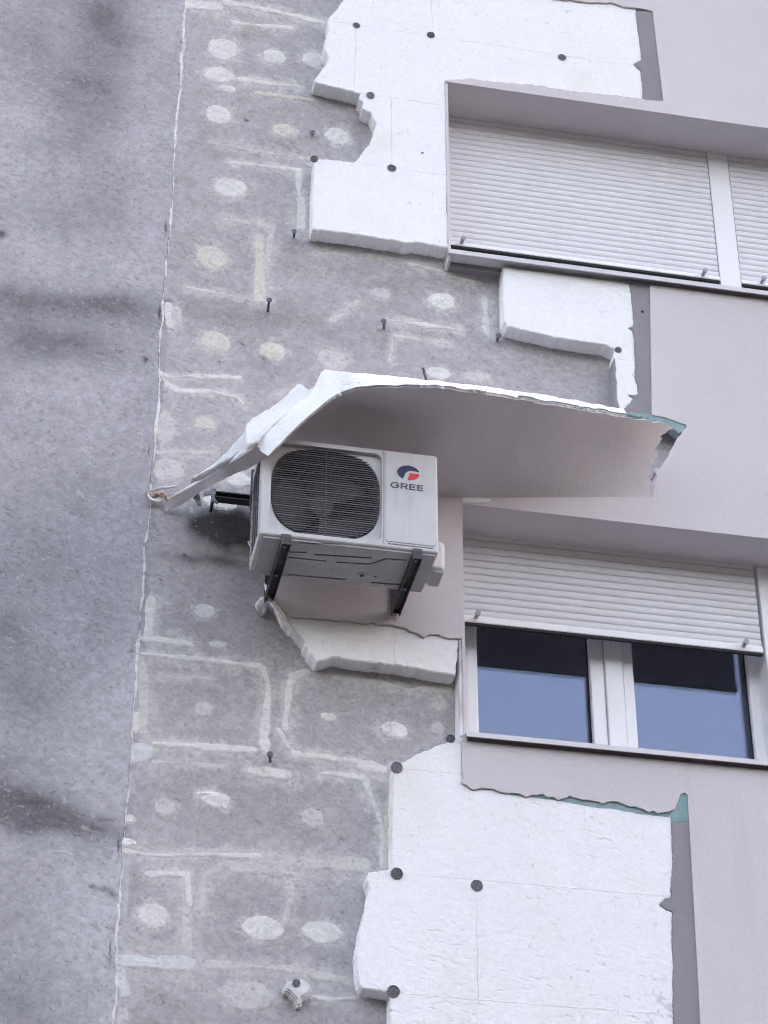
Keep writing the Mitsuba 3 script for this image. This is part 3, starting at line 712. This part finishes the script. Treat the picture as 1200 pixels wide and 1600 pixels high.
layer('foam_layer', [(384, 668), (387, 659), (394, 652), (420, 636), (442, 620), (456, 604), (466, 594), (473, 595), (483, 604), (492, 600), (499, 590), (503, 578), (512, 580), (514, 600), (470, 640), (402, 700), (386, 692)], -.655, .05, 3, 'mat_eps', .05)
layer('foam_splinter', [(386, 690), (400, 678), (425, 658), (450, 640), (455, 643), (425, 668), (402, 690), (388, 696)], -.705, .035, 5, 'mat_eps')
layer('foam_splinter', [(398, 668), (396, 690), (360, 716), (322, 738), (300, 746), (330, 727), (362, 698), (384, 674)], -.50, .05, 6, 'mat_eps', 0)
for px, py, r, sd in ((529, 617, .013, 1), (538, 611, .016, 2), (521, 622, .008, 3), (722 + 18, 779, .010, 4)):
    b = trimesh.creation.icosphere(2, r); b.vertices = b.vertices * (1 + .5 * (meshkit.noise(b.vertices * 80, sd)[:, None] - .5)) * np.array([1.3, .8, .8]) + P(px, py, -.80 if py < 700 else -.115)
    if py < 700:
        put(FLAP + '__foam_crumb', b, 'mat_eps', True)
th_ = []
rt = random.Random(8)
for q in range(46):
    i = int(NI * (.30 + .69 * rt.random()))
    a = S[i, -1] + N[i, -1] * .004
    th_.append(rod(a, a + Tdir[i] * rt.uniform(.012, .034) + np.array([rt.uniform(-.012, .012), rt.uniform(-.01, .01), rt.uniform(-.012, .004)]), .0014, 5))
k = put(FLAP + '__mesh_thread', trimesh.util.concatenate(th_), 'mat_teal')
labels[k] = {'kind': 'stuff'}
for q in range(16):
    i = int(NI * (.28 + .55 * rt.random()))
    b = trimesh.creation.icosphere(1, rt.uniform(.004, .008)); b.vertices = b.vertices * (1 + .5 * (meshkit.noise(b.vertices * 120, q)[:, None] - .5)) + S[i, -1] + Tdir[i] * .004 + N[i, -1] * rt.uniform(-.004, .02)
    put(FLAP + '__foam_crumb', b, 'mat_eps', True)
# nail stuck through the top edge of the sheet
put(FLAP + '__nail', rod(P(667, 598, -.60), P(661, 575, -.66), .006, 8), 'mat_anchor')
# pale chip at the corner of the lower lintel
chip = rough(Polygon(XZ([(722, 772), (740, 776), (768, 780), (764, 785), (724, 785)], -.1135)), .002, .01, 3)
put(FIN + '__pale_chip', slab(chip, -.11, -.1145), 'mat_eps')

# ------------------------------------------------------------------ windows and roller shutters
YS = .15


def window(key, w, label, xs):
    thing(key, label, 'window', 'white windows with roller shutters')
    x0, x1, zb, zt = w['x0'] + .001, w['x1'] - .001, w['nose'] - .001, w['top'] - .001
    yf = .285
    # outer frame bars, butted
    xp0, xp1 = xs
    put(key + '__frame', bx(x0, x1, yf, .36, zt - .07, zt, .004), 'mat_pvc', 30)
    put(key + '__frame', bx(x0, x1, yf, .36, zb, zb + .08, .004), 'mat_pvc', 30)
    put(key + '__frame', bx(x0, x0 + .10, yf, .36, zb + .08, zt - .07, .004), 'mat_pvc', 30)
    put(key + '__frame', bx(x1 - .10, x1, yf, .36, zb + .08, zt - .07, .004), 'mat_pvc', 30)
    put(key + '__post', bx(xp0, xp1, .14, .37, zb, zt, .004), 'mat_pvc', 30)
    put(key + '__guide_rail', bx(x0, x0 + .05, .135, .185, zb, zt), 'mat_pvc')
    # sashes: (left, right) of the stiles, measured on the lower window
    def sash(a, b, sl, sr):
        zz0, zz1 = zb + .082, zt - .072
        yy0, yy1 = yf + .002, .352
        k = put(key + '__sash', trimesh.util.concatenate([bx(a, a + sl, yy0, yy1, zz0, zz1, .008), bx(b - sr, b, yy0, yy1, zz0, zz1, .008), bx(a + sl - .004, b - sr + .004, yy0 + .001, yy1 - .001, zz1 - .06, zz1 - .001, .008), bx(a + sl - .004, b - sr + .004, yy0 + .001, yy1 - .001, zz0 + .001, zz0 + .06, .008)]), 'mat_pvc', 30)
        for yy in (.335, .351):
            q = trimesh.Trimesh(np.array([[a + sl - .004, yy, zz0 + .05], [b - sr + .004, yy, zz0 + .05], [b - sr + .004, yy, zz1 - .05], [a + sl - .004, yy, zz1 - .05]]), np.array([[0, 1, 2], [0, 2, 3]]), process=False)
            put(k + '__pane', q, 'mat_glass')
        put(k + '__gasket', trimesh.util.concatenate([bx(a + sl - .002, a + sl + .004, yy0 + .03, yy0 + .045, zz0 + .055, zz1 - .055), bx(b - sr - .004, b - sr + .002, yy0 + .03, yy0 + .045, zz0 + .055, zz1 - .055)]), 'mat_black')
    d = w['x0'] - W2['x0']
    sash(2.256 + d, 2.956 + d, .058, .072)
    put(key + '__mullion_cover', bx(2.959 + d, 3.048 + d, yf - .010, .35, zb + .08, zt - .07, .006), 'mat_pvc', 30)
    sash(3.051 + d, 3.765 + d, .056, .060)
    sash(xp1 + .012, 4.62 + d, .056, .07)
    sash(4.63 + d, x1 - .104, .056, .07)
    # aluminium sill: sloping sheet with a folded nose
    ny = -.150
    zn = w['nose']
    put(key + '__sill', prism_x([(ny, zn - w['lip']), (ny, zn - .002), (ny + .003, zn), (.284, zn + .012), (.284, zn + .008), (ny + .006, zn - .004), (ny + .006, zn - w['lip'])], w['x0'] - (.022 if w is W1 else .012), x1 + .02), 'mat_sill')
    put(key + '__sill_bed', bx(w['x0'] - .012, x1 + .012, -.045, .28, zn - .0295, zn - .008), 'mat_base')


def shutter(key, x0, x1, zb, zt, label, bar, pitch=.0410):
    thing(key, label, 'roller shutter', 'white roller shutters')
    prof0 = [(.008, 0), (.000, .0015), (-.0015, .003), (-.0042, .011), (-.0052, .0205), (-.0045, .030), (-.0022, .0375), (.0030, .0393), (.0030, pitch), (.008, pitch)]
    put(key + '__bottom_bar', prism_x([(YS + .010, zb), (YS - .010, zb + .002), (YS - .012, zb + .006), (YS - .012, zb + bar - .006), (YS - .008, zb + bar), (YS + .010, zb + bar)], x0, x1), 'mat_bar')
    put(key + '__dark_gap_strip', bx(x0 + .002, x1 - .002, YS - .008, YS + .008, zb - .012, zb - .0005), 'mat_black')  # black strip added to read as the dark gap below the bar
    z = zb + bar + .0005
    n = 0
    base = None
    while z < zt - .01:
        h = mikit.ply(prism_x([(YS + a, b) for a, b in prof0], x0 + .002, x1 - .002), 'mat_shutter') if base is None else base
        base = h
        k = key + '__slat' + (f'_{n:03d}' if n else '')
        scene[k] = {**h, 'to_world': mi.ScalarTransform4f().translate([0, 0, float(z)])}
        z += pitch; n += 1
    for xk in (x0 + .115, x1 - .10):
        if xk > x0 and xk < x1:
            c = np.array([xk, YS - .012, zb + bar * .75])
            put(key + '__stop_knob', trimesh.util.concatenate([rod(c, c + [0, -.035, 0], .010, 12), rod(c + [0, -.035, 0], c + [0, -.045, 0], .014, 12)]), 'mat_knob', 30)


window('window', W1, 'upper white window with a broad post between its lowered shutters', (3.721, 3.841))
window('window_001', W2, 'lower white double casement window with blue reflecting panes half uncovered', (3.7515, 3.869))
shutter('roller_shutter', W1['x0'] + .003, 3.718, 8.087 + Z, W1['top'] - .003, 'closed white slatted shutter of the upper window, left of the post', .028)
shutter('roller_shutter_001', 3.844, 5.37, 8.087 + Z, W1['top'] - .003, 'closed white slatted shutter right of the upper post, cut by the picture edge', .028)
shutter('roller_shutter_002', W2['x0'] + .003, 3.737, 5.696 + Z, W2['top'] - .003, 'half lowered white slatted shutter above the blue window panes', .040)
shutter('roller_shutter_003', 3.872, 5.40, 5.37 + Z, W2['top'] - .003, 'white slatted shutter beyond the post of the lower window', .040)

# ------------------------------------------------------------------ outdoor unit of an air conditioner
AC = thing('air_conditioner', 'white outdoor air conditioner unit with a round dark fan grille on wall brackets', 'air conditioner')
ax0, ax1, ay0, ay1, az0, az1 = 1.100, 1.921, -.62, -.30, 5.568 + Z, 6.112 + Z
body = to_mf(bx(ax0, ax1, ay0, ay1, az0, az1, .012))
fc = np.array([1.400, 5.838 + Z])


def opening(rr, n=2.9):
    t = np.linspace(0, 2 * math.pi, 96, endpoint=False)
    c, s_ = np.cos(t), np.sin(t)
    return Polygon(np.stack([fc[0] + rr * np.sign(c) * np.abs(c) ** (2 / n), fc[1] + rr * .955 * np.sign(s_) * np.abs(s_) ** (2 / n)], 1))


rec = Polygon([(1.143, 5.596 + Z), (1.657, 5.596 + Z), (1.657, 6.082 + Z), (1.143, 6.082 + Z)]).buffer(-.035).buffer(.035)
body = body - to_mf(slab(rec, ay0 + .022, ay0 - .05))
body = body - to_mf(slab(opening(.2525), ay0 + .24, ay0 - .05))
body = body - to_mf(slab(sbox(1.6615, 5.585 + Z, 1.6685, 6.098 + Z), ay0 + .006, ay0 - .05))
body = body - to_mf(slab(sbox(1.685, 5.588 + Z, 1.895, 5.595 + Z), ay0 + .006, ay0 - .05))
body = body - to_mf(bx(ax0 - .05, ax0 + .012, ay0 + .07, ay1 - .03, az0 + .04, az1 - .05))
put(AC + '__casing', to_tm(body), 'mat_ac', 30)
put(AC + '__service_panel', slab(sbox(1.676, 5.604 + Z, 1.908, 6.094 + Z).buffer(-.012).buffer(.012), ay0 + .002, ay0 - .0035), 'mat_ac')
# fan
lin_ = opening(.2520).difference(opening(.2495))
put(AC + '__fan_ring', slab(lin_, ay0 + .224, ay0 + .0235), 'mat_ac_dark', 30)
put(AC + '__fan_well', slab(opening(.2518), ay0 + .239, ay0 + .2245), 'mat_ac_dark')
hubp = np.array([fc[0], ay0 + .15, fc[1]])
put(AC + '__fan_hub', rod(hubp + [0, -.03, 0], hubp + [0, .07, 0], .055, 24), 'mat_fan', 30)
for k in range(3):
    a0 = k * 2 * math.pi / 3 + .4
    va = []
    for r_ in np.linspace(.05, .225, 8):
        for u in np.linspace(0, 1, 8):
            a = a0 + u * 1.55
            va.append([fc[0] + r_ * math.cos(a), ay0 + .12 + .08 * u, fc[1] + r_ * math.sin(a)])
    va = np.array(va).reshape(8, 8, 3)
    put(AC + '__fan_blade', shell(va, va + np.array([0, .005, 0])), 'mat_fan', 30)
wires = []
for k in range(-19, 20):
    z = fc[1] + k * .0122
    h = .251 * max(1 - abs(k * .0122 / .240) ** 2.9, 0) ** (1 / 2.9)
    if h > .02:
        wires.append(rod([fc[0] - h, ay0 + .008, z], [fc[0] + h, ay0 + .008, z], .0030 if k % 4 == 0 else .0020, 6))
for k in (0,):
    h = .236
    wires.append(rod([fc[0] + k * .09, ay0 + .012, fc[1] - h], [fc[0] + k * .09, ay0 + .012, fc[1] + h], .0014, 6))
gk = put(AC + '__fan_guard', trimesh.util.concatenate(wires), 'mat_wire')
labels[gk] = {'kind': 'stuff'}
# emblem and lettering on the service panel
lc = P(638, 739, ay0 - .0035)
em = lambda pts: Polygon([(lc[0] + (a - 380) / 10 / 343, lc[2] + (390 - b) / 10 / 279) for a, b in pts])
ell = affinity.translate(affinity.scale(Point(0, 0).buffer(1, quad_segs=24), .0525, .0405), lc[0], lc[2])
navy = ell.difference(em([(285, 520), (310, 450), (345, 385), (400, 352), (470, 350), (620, 372), (620, 600)]))
put(AC + '__emblem_arc', slab(max(polys(navy), key=lambda q: q.area), ay0 - .003, ay0 - .0055), 'mat_navy')
red = ell.intersection(em([(398, 392), (600, 398), (600, 520), (372, 520), (368, 486), (390, 440)]).union(em([(372, 480), (600, 440), (600, 530), (380, 520)])))
put(AC + '__emblem_wedge', slab(max(polys(red), key=lambda q: q.area), ay0 - .003, ay0 - .0055), 'mat_red')
tm = meshkit.text_mesh('GREE', .030, .002, bold=True)
v = np.array(tm.vertices); v[:, 0] = (v[:, 0] - v[:, 0].min()) / np.ptp(v[:, 0]) * .155
tc = P(610, 761.5, ay0 - .0035)
tm.vertices = np.stack([tc[0] + v[:, 0], ay0 - .0035 - v[:, 2], tc[2] + v[:, 1]], 1)
put(AC + '__lettering', tm, 'mat_print')
# base pan with pressed ribs
zp = az0 - .0


def zq(pts):
    return [tuple(PZ(a / 3.53 + 380, b / 3.53 + 840, zp)[[0, 1]]) for a, b in pts]


pan = Polygon([(ax0 + .02, ay0 + .012), (ax1 - .012, ay0 + .012), (ax1 - .012, ay1 + .01)] + [(ax1 - .16 - .022 * i, ay1 + .005 - (.028 if i % 4 in (1, 2) else 0)) for i in range(9)] + [(1.46, ay1 + .0), (1.45, ay1 - .02), (1.30, ay1 - .012), (1.24, ay1 + .004), (ax0 + .02, ay1 + .004)]).buffer(0)
e = trimesh.creation.extrude_polygon(pan, .016, engine='earcut'); e.apply_translation([0, 0, zp - .008])
pm = to_mf(e)
for pts, w in (([(255, 71), (345, 74)], .011), ([(400, 85), (705, 104)], .012), ([(250, 100), (455, 122)], .010), ([(520, 128), (700, 138), (790, 108), (890, 117)], .011), ([(250, 196), (370, 207), (560, 222)], .012), ([(710, 240), (870, 252)], .012), ([(310, 20), (700, 45)], .008)):
    cut = LineString(zq(pts)).buffer(w / 2)
    c = trimesh.creation.extrude_polygon(cut, .03, engine='earcut'); c.apply_translation([0, 0, zp - .015])
    pm = pm - to_mf(c)
for a, b, r_ in ((655, 196, .011), (730, 207, .007), (388, 150, .005), (490, 160, .004), (805, 228, .005), (292, 225, .004), (620, 270, .01), (770, 290, .009)):
    q = PZ(a / 3.53 + 380, b / 3.53 + 840, zp)
    pm = pm - m3.Manifold.cylinder(.05, r_, r_, 16).translate((q[0], q[1], zp - .02))
put(AC + '__base_pan', to_tm(pm), 'mat_ac_pan')
put(AC + '__slot_shade_plate', bx(ax0 + .03, ax1 - .02, ay0 + .02, ay1 - .03, zp - .0035, zp - .0006), 'mat_ac_dark')  # dark plate added behind the slots as painted shade in the grooves
q = PZ(655 / 3.53 + 380, 196 / 3.53 + 840, zp)
put(AC + '__drain_collar', trimesh.creation.annulus(.012, .022, .006, transform=trimesh.transformations.translation_matrix([q[0], q[1], zp - .010])), 'mat_ac_pan')
# valve cover on the right end
cv = bx(ax1 - .02, ax1 + .058, -.505, -.36, az0 - .012, az0 + .150, .022)
put(AC + '__valve_cover', cv, 'mat_ac', 30)
put(AC + '__valve_cover_base', bx(ax1 + .002, ax1 + .050, -.495, -.37, az0 - .018, az0 - .010), 'mat_ac_pan')
# coil on the left end: fins and guard wires
put(AC + '__coil_fins', trimesh.util.concatenate([bx(ax0 + .004, ax0 + .012, y, y + .0012, az0 + .045, az1 - .055) for y in np.arange(ay0 + .072, ay1 - .032, .005)]), 'mat_fin')
labels[AC + '__coil_fins'] = {'kind': 'stuff'}
put(AC + '__coil_guard', trimesh.util.concatenate([rod([ax0 + .001, ay0 + .07, z], [ax0 + .001, ay1 - .03, z], .002, 6) for z in np.arange(az0 + .07, az1 - .05, .05)] + [rod([ax0, y, az0 + .04], [ax0, y, az1 - .05], .002, 6) for y in (ay0 + .12, ay0 + .19, ay0 + .25)]), 'mat_wire')
labels[AC + '__coil_guard'] = {'kind': 'stuff'}

for i, (px, py, wx, yb, lab) in enumerate(((447, 845, .043, -.095, 'dark steel bracket carrying the fan end of the outdoor unit'), (652, 862, .043, -.105, 'dark steel bracket carrying the badge end of the outdoor unit'))):
    k = thing('wall_bracket' + ('_001' if i else ''), lab, 'bracket', 'brackets under the outdoor unit')
    c = P(px, py, ay0)
    x0, x1 = c[0] - wx / 2, c[0] + wx / 2
    zt = az0 - .0095
    put(k + '__arm', trimesh.util.concatenate([bx(x0, x1, ay0 - .012, yb - .02, zt - .005, zt), bx(x0, x0 + .004, ay0 - .012, yb - .02, zt - .038, zt - .0055), bx(x1 - .004, x1, ay0 - .012, yb - .02, zt - .038, zt - .0055), bx(x0 + .0042, x1 - .0042, ay0 - .012, ay0 - .008, zt - .038, zt - .0055)]), 'mat_steel')
    put(k + '__upright', bx(x0 + .001, x1 - .001, yb - .0215, yb - .0145, zt - .020, zt + .42), 'mat_steel')
    for yy in (ay0 + .035, ay1 - .04):
        cc = np.array([c[0], yy, zt - .005])
        put(k + '__bolt', trimesh.creation.cylinder(radius=.009, segment=[cc, cc - [0, 0, .018]], sections=6), 'mat_wire')
    put(k + '__foot', bx(c[0] - .022, c[0] + .022, ay0 - .006, ay0 + .05, zt + .0005, az0 + .012, .003), 'mat_ac_dark')

# steel channel sticking out of the wall at the left of the unit
RAIL = thing('steel_channel', 'short dark steel channel running along the wall left of the outdoor unit', 'steel channel')
a, b = P(337, 768, -.12), P(408, 777, -.12)
put(RAIL, trimesh.util.concatenate([bx(a[0], b[0] + .05, -.125, -.075, a[2] - .004, a[2] + .002), bx(a[0], b[0] + .05, -.125, -.075, a[2] - .032, a[2] - .027), bx(a[0], b[0] + .05, -.080, -.074, a[2] - .0265, a[2] - .0045)]), 'mat_steel')
put(RAIL + '__end_plate', bx(a[0] - .012, a[0] - .001, -.13, .01, a[2] - .040, a[2] + .006), 'mat_steel')
EDGE_LINE = thing('dark_edge_line', 'dark strip added for the dark line along the rear left edge of the outdoor unit', 'dark_edge_line')
put(EDGE_LINE, tube([P(396, 735, -.30), P(395, 760, -.30), P(393, 790, -.29), P(394, 820, -.29), P(393, 850, -.27)], .011), 'mat_ac_dark', True)  # added dark strip, drawn for the dark line at the unit's rear edge
pw = thing('white_cord', 'thin white cord dangling below the left end of the outdoor unit', 'cord')
put(pw, tube([P(388, 846, -.22), P(394, 858, -.215), P(396, 870, -.21), P(392, 880, -.205), P(391, 890, -.20)], .005), 'mat_pvc', True)
# shreds under the torn strip
for j, pts in enumerate(([(300, 772), (312, 772), (315, 790), (309, 788)], [(328, 764), (333, 760), (336, 778), (341, 786), (332, 783)], [(318, 768), (336, 766), (338, 771), (320, 773)])):
    pg = Polygon(XZ(pts, -.15))
    put(FLAP + '__shred', slab(pg, -.14, -.15), 'mat_base')
# twisted rusty bead at the joint
RW = thing('rusty_corner_bead', 'twisted rusty end of a metal bead at the pale joint, below the torn sheet', 'metal bead')
put(RW, tube([P(230, 770, -.01), P(238, 776, -.03), P(248, 772, -.04), P(258, 776, -.05), (P(264, 782, -.05))], [.008, .012, .014, .012, .010]), 'mat_rust', True)
put(RW + '__loose_end', tube([P(231, 772, -.02), P(236, 781, -.035), P(246, 784, -.03), P(254, 782, -.03)], [.006, .009, .012, .006]), 'mat_eps_dirty', True)
put(RW + '__lip', tube([P(234, 768, -.02), P(250, 763, -.035), P(262, 762, -.045), P(276, 759, -.05)], [.004, .007, .007, .004]), 'mat_eps_dirty', True)

# torn corner under the left bracket
CR = thing('torn_render_corner', 'curled torn corner of render hanging by the left bracket foot', 'render fragment')
put(CR, tube([P(414, 912, -.10), P(417, 922, -.13), P(420, 934, -.14), P(428, 946, -.14), P(440, 960, -.13), P(452, 985, -.09)], [.006, .010, .009, .012, .013, .004]), 'mat_eps_dirty', True)
bl = trimesh.creation.icosphere(3, .030); bl.vertices = bl.vertices * (1 + .8 * (meshkit.noise(bl.vertices * 40, 3)[:, None] - .5)) * np.array([.9, .9, 1.5]) + P(409, 948, -.035)
put(CR + '__foam_lump', bl, 'mat_eps_dirty', True)
strip = Polygon(XZ([(430, 948), (436, 950), (446, 965), (456, 985), (453, 990), (440, 974)], -.115))
put(CR + '__render_sliver', slab(rough(strip, .002, .01, 3), -.08, -.12), 'mat_mortar')

# foam crumb left on the bare wall near the bottom
FC = thing('foam_lump', 'small heart-shaped lump of white foam with a dark anchor on the bare wall', 'foam lump')
lump = rough(Polygon(XZ([(442, 1541), (450, 1531), (462, 1529), (474, 1528), (484, 1535), (488, 1545), (484, 1555), (474, 1560), (472, 1570), (464, 1572), (460, 1562), (452, 1553), (444, 1550)], -.05)), .005, .008, 2, 60, .004)
lm = trimesh.util.concatenate([slab(lump, .002, -.035), slab(lump.buffer(-.008), -.01, -.045), slab(lump.buffer(-.016), -.02, -.052)])
put(FC, lm, 'mat_eps_dirty')
put(FC + '__anchor', anchor_mesh(P(463, 1536, -.054), .017), 'mat_anchor', 30)

# ------------------------------------------------------------------ the rest of the block, behind the facade
BL = thing('apartment_block', 'body of the apartment block behind the facade', 'building')
put(BL + '__side_wall', bx(XL - .25, XL, 0.0, 12.0, 0, ZT), 'mat_left')
put(BL + '__side_wall', bx(XR, XR + .25, 0.0, 12.0, 0, ZT), 'mat_finish')
put(BL + '__back_wall', bx(XL, XR, 11.75, 12.0, 0, ZT), 'mat_left')
put(BL + '__roof', bx(XL - .4, XR + .4, -.25, 12.2, ZT + .001, ZT + .3), 'mat_left')
for zf in (4.45 + Z, 7.30 + Z):
    put(BL + '__floor_slab', bx(XL + .01, XR - .01, .26, 11.7, zf - .2, zf), 'mat_room')
put(BL + '__room_wall', bx(XL + .01, XR - .01, 2.4, 2.5, 4.46 + Z, ZT - .01), 'mat_room')
